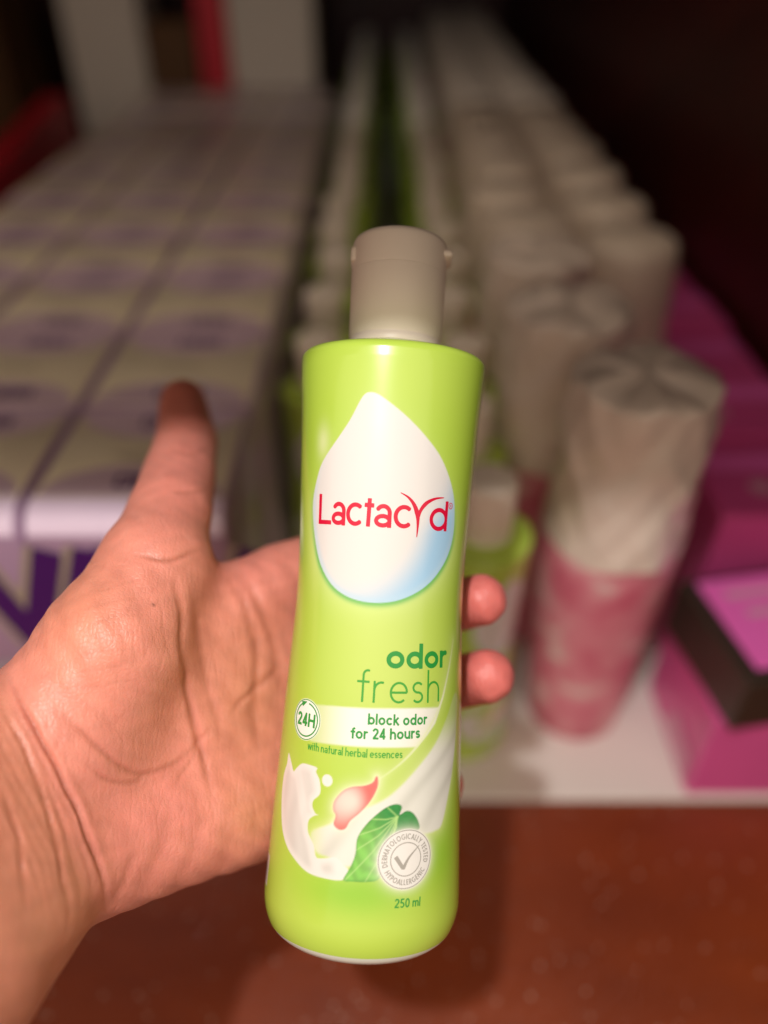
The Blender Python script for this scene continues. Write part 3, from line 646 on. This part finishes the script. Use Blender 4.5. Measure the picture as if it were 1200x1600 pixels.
for k in range(7):
    CREASES.append(([(60 + k * 16, 1035 + k * 12), (92 + k * 16, 1080 + k * 12), (110 + k * 14, 1118 + k * 10)], 0.12, 2.4, 0.16))
for k in range(9):      # faint folds round the wrist and forearm
    o_ = 14 + k * 15; CREASES.append(([(8 - o_ * 1.05, 1046 + o_ * 0.3), (62 - o_ * 0.95, 1150 + o_ * 0.35), (130 - o_ * 0.85, 1290 + o_ * 0.4), (160 - o_ * 0.75, 1400 + o_ * 0.55)], 0.16 + 0.12 * (k % 3 == 0), 3.0, 0.18))
for k in range(8):      # lines running up the palm
    CREASES.append(([(235 + k * 22, 1225 + (k % 3) * 12), (245 + k * 22, 1275), (250 + k * 20, 1330 - k * 4)], 0.10, 3.0, 0.12))
disp = np.zeros(nv); red = np.zeros(nv)
vis = (PXY[:, 0] > -60) & (PXY[:, 0] < 480) & (front > 0)
xv, yv = PXY[vis, 0], PXY[vis, 1]; jit = 2.5 * np.sin(xv * 0.09 + yv * 0.05) + 2.0 * np.sin(xv * 0.031 - yv * 0.083)
for pts, dep, wd, rd in CREASES:
    P = catmull(np.array(pts, float), 8, False); dd, T = sd_line(xv + jit * 0.5, yv + jit * 0.5, P)
    end = np.clip(np.minimum(T, 1 - T) * 4, 0, 1) ** 1.3; dep = dep * 0.62
    g = np.exp(-(dd / wd) ** 2) * end; disp[vis] -= dep * g; disp[vis] += 0.14 * dep * np.exp(-((dd - 2.2 * wd) / (1.3 * wd)) ** 2) * end
    red[vis] = np.maximum(red[vis], rd * np.exp(-(dd / (wd * 0.9)) ** 2) * end)
# soft unevenness of the flesh
q = HVv; py_f = PXY[:, 1]
disp += np.where((py_f < 880) | (PXY[:, 0] < 0), 0.25, 1.0) * (0.18 * np.sin(q[:, 0] * 0.33 + 1.7 * np.sin(q[:, 1] * 0.11)) * np.sin(q[:, 1] * 0.27 + 1.0) + 0.12 * np.sin(q[:, 0] * 0.9 + 0.6 * q[:, 1]))
HVn = HVv + HN * (disp * front)[:, None]
# skin colour: palm pink, ball of the thumb paler, forearm tan, finger pads red
px_, py_ = PXY[:, 0], PXY[:, 1]
L = lambda *q: np.array(srgb(*q))
sk = np.tile(L(230, 149, 131), (nv, 1))
def blend(cc, m): 
    global sk
    sk = sk * (1 - m[:, None]) + cc * m[:, None]
gs = lambda x, y, rx, ry: np.exp(-((px_ - x) / rx) ** 2 - ((py_ - y) / ry) ** 2)
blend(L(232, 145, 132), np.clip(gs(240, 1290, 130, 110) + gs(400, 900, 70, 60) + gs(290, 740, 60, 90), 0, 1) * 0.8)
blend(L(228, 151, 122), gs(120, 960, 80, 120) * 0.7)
blend(L(216, 148, 116), gs(400, 1080, 60, 110) * 0.7)  # browner palm hollow: its shade is put into the skin colour
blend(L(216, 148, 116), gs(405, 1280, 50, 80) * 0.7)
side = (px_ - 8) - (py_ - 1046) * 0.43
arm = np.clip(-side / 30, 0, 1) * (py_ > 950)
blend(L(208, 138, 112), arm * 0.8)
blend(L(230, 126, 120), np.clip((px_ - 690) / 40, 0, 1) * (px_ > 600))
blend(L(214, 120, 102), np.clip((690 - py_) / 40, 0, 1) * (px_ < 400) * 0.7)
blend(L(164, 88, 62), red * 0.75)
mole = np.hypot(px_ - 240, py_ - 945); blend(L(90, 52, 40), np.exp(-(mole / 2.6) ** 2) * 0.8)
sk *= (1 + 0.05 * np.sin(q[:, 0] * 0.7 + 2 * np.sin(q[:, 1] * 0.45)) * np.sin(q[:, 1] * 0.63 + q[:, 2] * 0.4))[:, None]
fq = np.empty(len(me2.polygons) * 4, np.int64); me2.polygons.foreach_get('vertices', fq) if all(len(p.vertices) == 4 for p in me2.polygons[:1]) else None
fq = fq.reshape(-1, 4)
def skin_mat():
    m = bpy.data.materials.new('skin'); m.use_nodes = True; N = m.node_tree.nodes; L_ = m.node_tree.links
    p = N['Principled BSDF']; a = N.new('ShaderNodeVertexColor'); a.layer_name = 'Col'
    tc = N.new('ShaderNodeTexCoord')
    n1 = N.new('ShaderNodeTexNoise'); n1.inputs['Scale'].default_value = 160; n1.inputs['Detail'].default_value = 6; L_.new(tc.outputs['Object'], n1.inputs['Vector'])
    mx = N.new('ShaderNodeMix'); mx.data_type = 'RGBA'; mx.blend_type = 'MULTIPLY'; mx.inputs[0].default_value = 1
    rp = N.new('ShaderNodeValToRGB'); rp.color_ramp.elements[0].position = 0.3; rp.color_ramp.elements[1].position = 0.7
    rp.color_ramp.elements[0].color = (0.93, 0.88, 0.87, 1); rp.color_ramp.elements[1].color = (1.03, 1.02, 1.02, 1)
    L_.new(n1.outputs['Fac'], rp.inputs['Fac']); L_.new(a.outputs['Color'], mx.inputs[6]); L_.new(rp.outputs['Color'], mx.inputs[7]); L_.new(mx.outputs[2], p.inputs['Base Color'])
    p.inputs['Roughness'].default_value = 0.42; p.inputs['Specular IOR Level'].default_value = 0.5
    p.inputs['Subsurface Weight'].default_value = 0.28; p.inputs['Subsurface Radius'].default_value = (1.0, 0.35, 0.2); p.inputs['Subsurface Scale'].default_value = 0.0022
    # skin lines: two crossed families of stretched cells + pores
    hs = []
    for rot, scl, st in ((0.5, (260, 60, 120), 0.6), (-0.9, (300, 70, 120), 0.6), (0.1, (560, 560, 560), 0.7)):
        mp = N.new('ShaderNodeMapping'); mp.inputs['Rotation'].default_value = (0, 0, rot); mp.inputs['Scale'].default_value = scl; L_.new(tc.outputs['Object'], mp.inputs['Vector'])
        vo = N.new('ShaderNodeTexVoronoi'); vo.feature = 'DISTANCE_TO_EDGE'; vo.inputs['Scale'].default_value = 1.6; L_.new(mp.outputs['Vector'], vo.inputs['Vector'])
        cl = N.new('ShaderNodeMath'); cl.operation = 'MINIMUM'; cl.inputs[1].default_value = 0.16; L_.new(vo.outputs['Distance'], cl.inputs[0])
        mu = N.new('ShaderNodeMath'); mu.operation = 'MULTIPLY'; mu.inputs[1].default_value = st; L_.new(cl.outputs[0], mu.inputs[0]); hs.append(mu)
    s1 = N.new('ShaderNodeMath'); L_.new(hs[0].outputs[0], s1.inputs[0]); L_.new(hs[1].outputs[0], s1.inputs[1])
    s2 = N.new('ShaderNodeMath'); L_.new(s1.outputs[0], s2.inputs[0]); L_.new(hs[2].outputs[0], s2.inputs[1])
    b = N.new('ShaderNodeBump'); b.inputs['Strength'].default_value = 0.5; b.inputs['Distance'].default_value = 0.0007
    L_.new(s2.outputs[0], b.inputs['Height']); L_.new(b.outputs['Normal'], p.inputs['Normal'])
    return m
M_SKIN = skin_mat()
HW_ = HVn / 1000; org = camp(100, 1250, 0.19)
loc = HW_ - org; loc = np.stack([loc[:, 0], loc[:, 1], -loc[:, 2]], 1)
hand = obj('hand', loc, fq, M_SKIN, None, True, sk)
Mh = CAM_R.copy(); Mh.translation = Vector(to_world(org)[0]); hand.matrix_world = Mh
tag(hand, 'bare left hand and wrist, palm open and thumb raised, gripping the green bottle', 'hand')

# ================================================================== the shelf stock behind
ORD = 'foremost second third fourth fifth sixth seventh eighth ninth tenth eleventh twelfth thirteenth fourteenth fifteenth sixteenth seventeenth eighteenth nineteenth twentieth twenty-first twenty-second twenty-third twenty-fourth twenty-fifth twenty-sixth twenty-seventh twenty-eighth twenty-ninth thirtieth'.split()
def nth(k): return 'foremost' if k == 0 else ORD[k] + ' from the shelf front'
# green bottles in two rows
proto = empty('wash_bottle'); bottle_body('body', 70, 20, 1.2, proto); bottle_rest(proto, 32)
first = True
def place_green(x, y, label, group):
    global first
    o = proto if first else copy_tree(proto); first = False
    o.location = (x, y, LZ); o.rotation_euler = (0, 0, 0.8 if abs(y - 0.266) < 1e-6 else random.uniform(-0.3, 0.9)); tag(o, label, 'bottle', group)
for k in range(22):
    y = 0.405 + 0.067 * k; place_green(-0.036 + random.uniform(-.003, .003), y + random.uniform(-.003, .003), f'green bottle, {nth(k)}, in the row beside the purple packs', 'green bottles beside the purple packs')
for k in range(24):
    y = 0.266 + 0.067 * k; place_green(0.045 + (random.uniform(-.004, .004) if k else 0), y + (random.uniform(-.003, .003) if k else 0), f'green bottle, {nth(k)}, in the row beside the pink bottles', 'green bottles beside the pink bottles')
# pink bottles
M_PINK = bpy.data.materials.new('pink_print'); M_PINK.use_nodes = True
N = M_PINK.node_tree.nodes; L_ = M_PINK.node_tree.links; p = N['Principled BSDF']; p.inputs['Roughness'].default_value = 0.35
tc = N.new('ShaderNodeTexCoord'); n1 = N.new('ShaderNodeTexNoise'); n1.inputs['Scale'].default_value = 42; n1.inputs['Detail'].default_value = 3; L_.new(tc.outputs['Object'], n1.inputs['Vector'])
rp = N.new('ShaderNodeValToRGB'); e = rp.color_ramp.elements; e[0].position = 0.36; e[0].color = (*srgb(214, 100, 126), 1); e[1].position = 0.70; e[1].color = (*srgb(236, 212, 206), 1)
x_ = rp.color_ramp.elements.new(0.56); x_.color = (*srgb(230, 144, 158), 1)
L_.new(n1.outputs['Fac'], rp.inputs['Fac']); L_.new(rp.outputs['Color'], p.inputs['Base Color'])
M_PCAP = mat('cream_cap_wrapped', srgb(230, 212, 194), 0.35, coat=0.3, bump=0.05)
M_FILM = mat('crumpled_film', srgb(244, 226, 212), 0.3, coat=0.6, bump=0.5, bscale=160, var=0.05, vscale=60)
def make_pink():
    r = empty('pink_bottle')
    V, F = lathe([(0.012, 0.001), (0.0215, 0.0), (0.0235, 0.002), (0.0245, 0.03), (0.0262, 0.07), (0.0285, 0.115), (0.0290, 0.132), (0.0280, 0.140), (0.0240, 0.1450)], 40); obj('body', V, F, M_PINK, r)
    V, F = lathe([(0.020, 0.1445), (0.0265, 0.1448), (0.0274, 0.1465), (0.0272, 0.150), (0.0266, 0.182), (0.0256, 0.206), (0.0242, 0.213), (0.019, 0.2170), (0.010, 0.2188), (0.002, 0.2192)], 40); obj('cap', V, F, M_PCAP, r)
    V, F = lathe([(0.0270, 0.1525), (0.0279, 0.1532), (0.0279, 0.1555), (0.0270, 0.1562)], 40); obj('cap_ring', V, F, M_PCAP, r)
    # crumpled clear-white film gathered over the cap
    n, m = 72, 40; V = []; ph = rng.uniform(0, 6.28, 24)
    for j in range(m):
        t = j / (m - 1); z = 0.136 + 0.083 * min(t / 0.82, 1) + 0.004 * math.sin(max(0, t - 0.82) / 0.18 * 1.57)
        r0 = 0.0292 - 0.0020 * t if t < 0.82 else 0.02756 * math.cos((t - 0.82) / 0.18 * 1.50)
        for i in range(n):
            a = 2 * math.pi * i / n; q = 0.0
            for h in range(8): q += math.sin((2 + h * 2) * a + ph[h] + (5 + 3 * h) * t * (1 if h % 2 else -1) + 1.5 * math.sin(7 * t + ph[h + 8])) / (1.6 + h * 0.6)
            rr = r0 + (0.0011 * q if t < 0.82 else 0.0011 * q * r0 / 0.02756); V.append((rr * math.cos(a), rr * math.sin(a), z + 0.0012 * math.sin(5 * a + ph[20]) + 0.0008 * q))
    F = [[j * n + i, j * n + (i + 1) % n, (j + 1) * n + (i + 1) % n, (j + 1) * n + i] for j in range(m - 1) for i in range(n)] + [[(m - 1) * n + i for i in range(n)]]
    obj('film_wrap', V, F, M_FILM, r)
    return r
pk = make_pink(); fp = True
def place_pink(x, y, label, group=None, film=True):
    global fp
    o = pk if fp else copy_tree(pk); fp = False
    if not film:
        for ch in [c for c in o.children if c.name.startswith('film_wrap')]: bpy.data.objects.remove(ch)
    o.location = (x, y, LZ); o.rotation_euler = (0, 0, random.uniform(0, 6.28)); tag(o, label, 'bottle', group); return o
front_pink = place_pink(0.109, 0.286, 'pink bottle under crumpled pale film at the shelf edge, beside the magenta carton'); front_pink.scale = (1.12, 1.12, 0.97)
for k in range(20): place_pink(0.088 + 0.0012 * k + random.uniform(-.004, .004), 0.360 + 0.074 * k + random.uniform(-.004, .003), f'{"film wrapped pink" if k < 2 else "pink"} bottle, {nth(k)}, in the row beside the green bottles', 'pink bottles beside the green row', k < 2)
for k in range(18): place_pink(0.152 + 0.001 * k + random.uniform(-.003, .003), 0.475 + 0.077 * k + random.uniform(-.005, .005), f'pink bottle, {nth(k)}, in the row nearest the side wall', 'pink bottles beside the side wall', False)

# ---- flat prints for cartons: strokes/polygons laid on a plane as thin printed film
def print_on(name, verts2, faces, fn, m, parent): 
    V = [fn(x, y) for x, y in verts2]; return obj(name, V, faces, m, parent, False)
# purple packs
M_LILAC = mat('lilac_film', srgb(190, 156, 188), 0.38, coat=0.9, bump=0.12, bscale=90, var=0.05)
M_CREAM = mat('cream_film', srgb(240, 224, 196), 0.35, coat=0.3, bump=0.10, bscale=90, var=0.03)
M_MAUVE = mat('mauve_print', srgb(222, 192, 208), 0.35, coat=0.2, var=0.04)
M_PURP = mat('dark_purple_print', srgb(72, 14, 104), 0.35, coat=0.2, var=0.04)
M_GREYP = mat('grey_print', srgb(176, 160, 140), 0.4, var=0.04)
M_GREYL = mat('grey_lilac_print', srgb(178, 164, 176), 0.4, var=0.04)
M_EDGE = mat('lit_edge_lilac', srgb(250, 226, 250), 0.32, coat=0.8, bump=0.08, bscale=90, var=0.03)
PX, PY, PZ = 0.0838, 0.0842, 0.175
def make_pack(front):
    r = empty('purple_pack'); rf = 0.013 if front else 0.003
    # wrapper: rounded section drawn front to back, extruded across
    sec = [(-PY / 2, 0.003)] + [(-PY / 2 + rf - rf * math.cos(t), PZ - rf + rf * math.sin(t)) for t in np.linspace(0, math.pi / 2, 9)] + [(PY / 2 - 0.003 + 0.003 * math.sin(t), PZ - 0.003 + 0.003 * math.cos(t)) for t in np.linspace(0, math.pi / 2, 4)] + [(PY / 2, 0.003), (PY / 2 - 0.003, 0), (-PY / 2 + 0.003, 0)]
    n = len(sec); xs = [(-PX / 2, 0.965), (-PX / 2 + 0.0015, 1.0), (PX / 2 - 0.0015, 1.0), (PX / 2, 0.965)]
    V = [(x, y * k_, PZ / 2 + (z - PZ / 2) * k_) for x, k_ in xs for y, z in sec]
    F = [[i * n + j, i * n + (j + 1) % n, (i + 1) * n + (j + 1) % n, (i + 1) * n + j] for i in range(3) for j in range(n)] + [list(range(n))[::-1], [3 * n + j for j in range(n)]]
    obj('wrapper', V, [f[::-1] for f in F], M_LILAC, r)
    y0 = -PY / 2 + rf + 0.0005; y1 = PY / 2 - 0.0035
    bobj('top_panel', bevel_box(-PX / 2 + 0.0025, PX / 2 - 0.0025, y0, y1, PZ - 0.002, PZ + 0.0006, 0.0004, 1), M_CREAM, r)
    zt = PZ + 0.0008
    for s, ye in ((-1, y0), (1, y1)):           # half ellipses that meet the neighbour's
        n = 24; pts = [(0.038 * math.cos(t), ye - s * 0.023 * math.sin(t), zt) for t in np.linspace(0, math.pi, n)]
        obj('ellipse_print', pts, [list(range(n)) if s < 0 else list(range(n))[::-1]], M_MAUVE, r, False)
        st = []
        for k in range(3):
            x = 8.0 * k - 4; yc = (ye - s * 0.010) * 1000
            st += [(np.array([(x - 3, yc - 4), (x - 3, yc + 4)]), 0.9), (np.array([(x + 2.5, yc - 4), (x + 2.5, yc + 4)]), 0.9), (np.array([(x - 3.6, yc + 4), (x + 3.3, yc + 4)]), 0.9), (np.array([(x - 3, yc - 3.6 + k), (x + 2.6, yc - 3.6 + k)]), 0.9)]
        P, F = fill_mesh(st, 0.4); obj('character_print', [(x / 1000, y / 1000, zt + 0.0002) for x, y in P], F, M_PURP, r, False)
    P, F = fill_mesh([(np.array([(-14 , 2.0), (6, 2.0)]), 0.7), (np.array([(-10, -1.5), (10, -1.5)]), 0.7)], 0.4); obj('small_print', [(x / 1000, y / 1000, zt + 0.0001) for x, y in P], F, M_GREYP, r, False)
    if not front: return r
    # pale lilac edge strip; the lit band's brightness is put into its colour
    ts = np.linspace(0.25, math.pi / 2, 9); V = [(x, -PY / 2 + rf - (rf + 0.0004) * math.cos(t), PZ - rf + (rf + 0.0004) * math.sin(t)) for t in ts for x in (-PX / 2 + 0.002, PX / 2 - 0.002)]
    obj('lit_edge_panel', V, [[2 * i, 2 * i + 1, 2 * i + 3, 2 * i + 2] for i in range(8)], M_EDGE, r)
    # front lettering with a pale outline
    for w_, yy, m_, nm in ((9.5, -PY / 2 - 0.0003, M_GREYP, 'letter_outline'), (6.2, -PY / 2 - 0.0006, M_PURP, 'letter_print')):
        st = []; x = -36
        for ch in 'AV':
            g, adv = glyph(ch, 52, 54, 5); st += [(s_ + np.array([x, 104]), w_) for s_ in g]; x += adv + 12
        P, F = fill_mesh(st, 0.9); obj(nm, [(x / 1000, yy, y / 1000) for x, y in P], F, m_, r, False)
    obj('lower_band', [(-PX / 2 + 0.002, -PY / 2 - 0.0003, 0.004), (PX / 2 - 0.002, -PY / 2 - 0.0003, 0.004), (PX / 2 - 0.002, -PY / 2 - 0.0003, 0.090), (-PX / 2 + 0.002, -PY / 2 - 0.0003, 0.090)], [[0, 1, 2, 3]], M_GREYL, r, False)
    return r
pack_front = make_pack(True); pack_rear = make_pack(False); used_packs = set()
for c in range(3):
    for k in range(11):
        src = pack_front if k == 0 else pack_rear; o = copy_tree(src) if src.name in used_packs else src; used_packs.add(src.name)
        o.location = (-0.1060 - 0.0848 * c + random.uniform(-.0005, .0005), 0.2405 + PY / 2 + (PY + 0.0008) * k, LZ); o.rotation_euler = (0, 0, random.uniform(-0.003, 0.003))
        where = ['in the row beside the green bottles', 'in the middle row of packs', 'in the row beside the red carton'][c]
        if k == 0: tag(o, f'lilac and purple pack with big lettering, foremost {where}', 'pack', 'purple packs')
        else: tag(o, f'cream topped purple pack, {nth(k)}, {where}', 'pack', 'purple packs')

def carton(name, x0, x1, y0, y1, z0, z1, m, label, group=None, r=0.0015, cat='carton', extra=None, rz=0.0):
    t = empty(name, ((x0 + x1) / 2, (y0 + y1) / 2, z0), rz); hx, hy, hz = (x1 - x0) / 2, (y1 - y0) / 2, z1 - z0
    bobj('box', bevel_box(-hx, hx, -hy, hy, 0, hz, r, 2), m, t, False)
    bobj('lid_flap', bevel_box(-hx + 0.001, hx - 0.001, -hy + 0.001, hy - 0.004, hz, hz + 0.0006, 0.0002, 1), extra or m, t, False)
    tag(t, label, cat, group); return t
M_MAG = mat('magenta_card', srgb(232, 96, 166), 0.35, coat=0.15, var=0.08, vscale=25); M_MAGD = mat('dark_magenta_card', srgb(222, 84, 154), 0.35, coat=0.2, var=0.10, vscale=30)
M_HOT = mat('hot_pink_card', (1.0, 0.17, 0.60), 0.3, coat=0.3, var=0.05, vscale=30); M_BLK = mat('black_card', srgb(58, 48, 40), 0.35, coat=0.2, var=0.1)
M_WCARD = mat('white_card', srgb(214, 200, 184), 0.6, var=0.05); M_BCARD = mat('brown_card', srgb(92, 58, 22), 0.7, var=0.1); M_RCARD = mat('red_card', srgb(206, 14, 42), 0.5, var=0.05)
M_PALE = mat('pale_pink_print', srgb(228, 160, 190), 0.35, var=0.05)
MX0 = 0.158
t = carton('magenta_carton', MX0, 0.255, 0.227, 0.300, LZ, 0.066, M_MAG, 'magenta carton at the shelf front under the black edged pink box')
obj('side_patch', [(-0.0495, -0.030, 0.004), (-0.0495, 0.010, 0.004), (-0.0495, -0.004, 0.026), (-0.0495, -0.030, 0.022)][::-1], [[0, 1, 2, 3]], M_PALE, t, False)  # paler pink patch low on the carton's left side
t = empty('pink_box', (0.202, 0.262, 0.0672), 0.17); tag(t, 'glossy hot pink box with black edges lying on the magenta carton', 'box')
bobj('box', bevel_box(-0.047, 0.047, -0.034, 0.034, 0, 0.034, 0.0015, 2), M_BLK, t, False)
bobj('top_panel', bevel_box(-0.0395, 0.0395, -0.027, 0.030, 0.0335, 0.0352, 0.0006, 2), M_HOT, t, False)
for i, (x0, x1, y0) in enumerate([(-0.030, 0.02, 0.016), (-0.026, 0.03, 0.003), (-0.02, 0.02, -0.010)]):
    obj('stripe_print', [(x0, y0, 0.0354), (x1, y0, 0.0354), (x1, y0 + 0.005, 0.0354), (x0, y0 + 0.005, 0.0354)], [[0, 1, 2, 3]], M_PALE, t, False)
for k in range(6):
    t = carton('magenta_carton', 0.172, 0.252, 0.306 + 0.071 * k, 0.374 + 0.071 * k, LZ, 0.128 + 0.004 * (k % 2), M_MAGD, f'magenta carton along the side wall, {["directly", "second", "third", "fourth", "fifth", "sixth"][k]} behind the pink box', 'magenta cartons along the side wall')
    obj('panel_print', [(-0.034, 0.006, 0.1246 + 0.004 * (k % 2)), (0.034, 0.006, 0.1246 + 0.004 * (k % 2)), (0.034, 0.024, 0.1246 + 0.004 * (k % 2)), (-0.034, 0.018, 0.1246 + 0.004 * (k % 2))], [[0, 1, 2, 3]], M_HOT, t, False)
    obj('spot_print', [(-0.012 + 0.006 * math.cos(a), -0.01 + 0.006 * math.sin(a), 0.1248 + 0.004 * (k % 2)) for a in np.linspace(0, 2 * math.pi, 17)[:-1]], [list(range(16))], M_PALE, t, False)
# cartons at the back on the left
carton('white_carton', -0.205, -0.094, 1.19, 1.28, LZ, 0.42, M_WCARD, 'tall white carton with a dark mark, behind the purple packs beside the green row')
carton('red_carton', -0.248, -0.209, 1.196, 1.27, LZ, 0.40, M_RCARD, 'narrow bright red carton standing between brown and white cartons')
carton('brown_carton', -0.318, -0.2525, 1.193, 1.26, LZ, 0.255, M_BCARD, 'brown cardboard carton standing beside the narrow red carton')
carton('white_carton', -0.422, -0.3215, 1.191, 1.28, LZ, 0.40, M_WCARD, 'tall plain white carton beside the brown cardboard carton')
carton('red_carton', -0.402, -0.374, 0.68, 1.11, LZ, 0.185, M_RCARD, 'long low red carton lying askew beside the purple packs', rz=0.15)
carton('white_carton', -0.62, -0.51, 0.92, 1.01, LZ, 0.34, M_WCARD, 'white carton standing askew beyond the long red carton', rz=0.5)
carton('brown_carton', -0.78, -0.50, 1.16, 1.29, LZ, 0.36, M_BCARD, 'wide brown cardboard carton behind the askew white carton')
print('TRIS', sum(len(o.data.loop_triangles) or sum(len(p.vertices) - 2 for p in o.data.polygons) for o in bpy.data.objects if o.type == 'MESH' and o.data.users == 1))
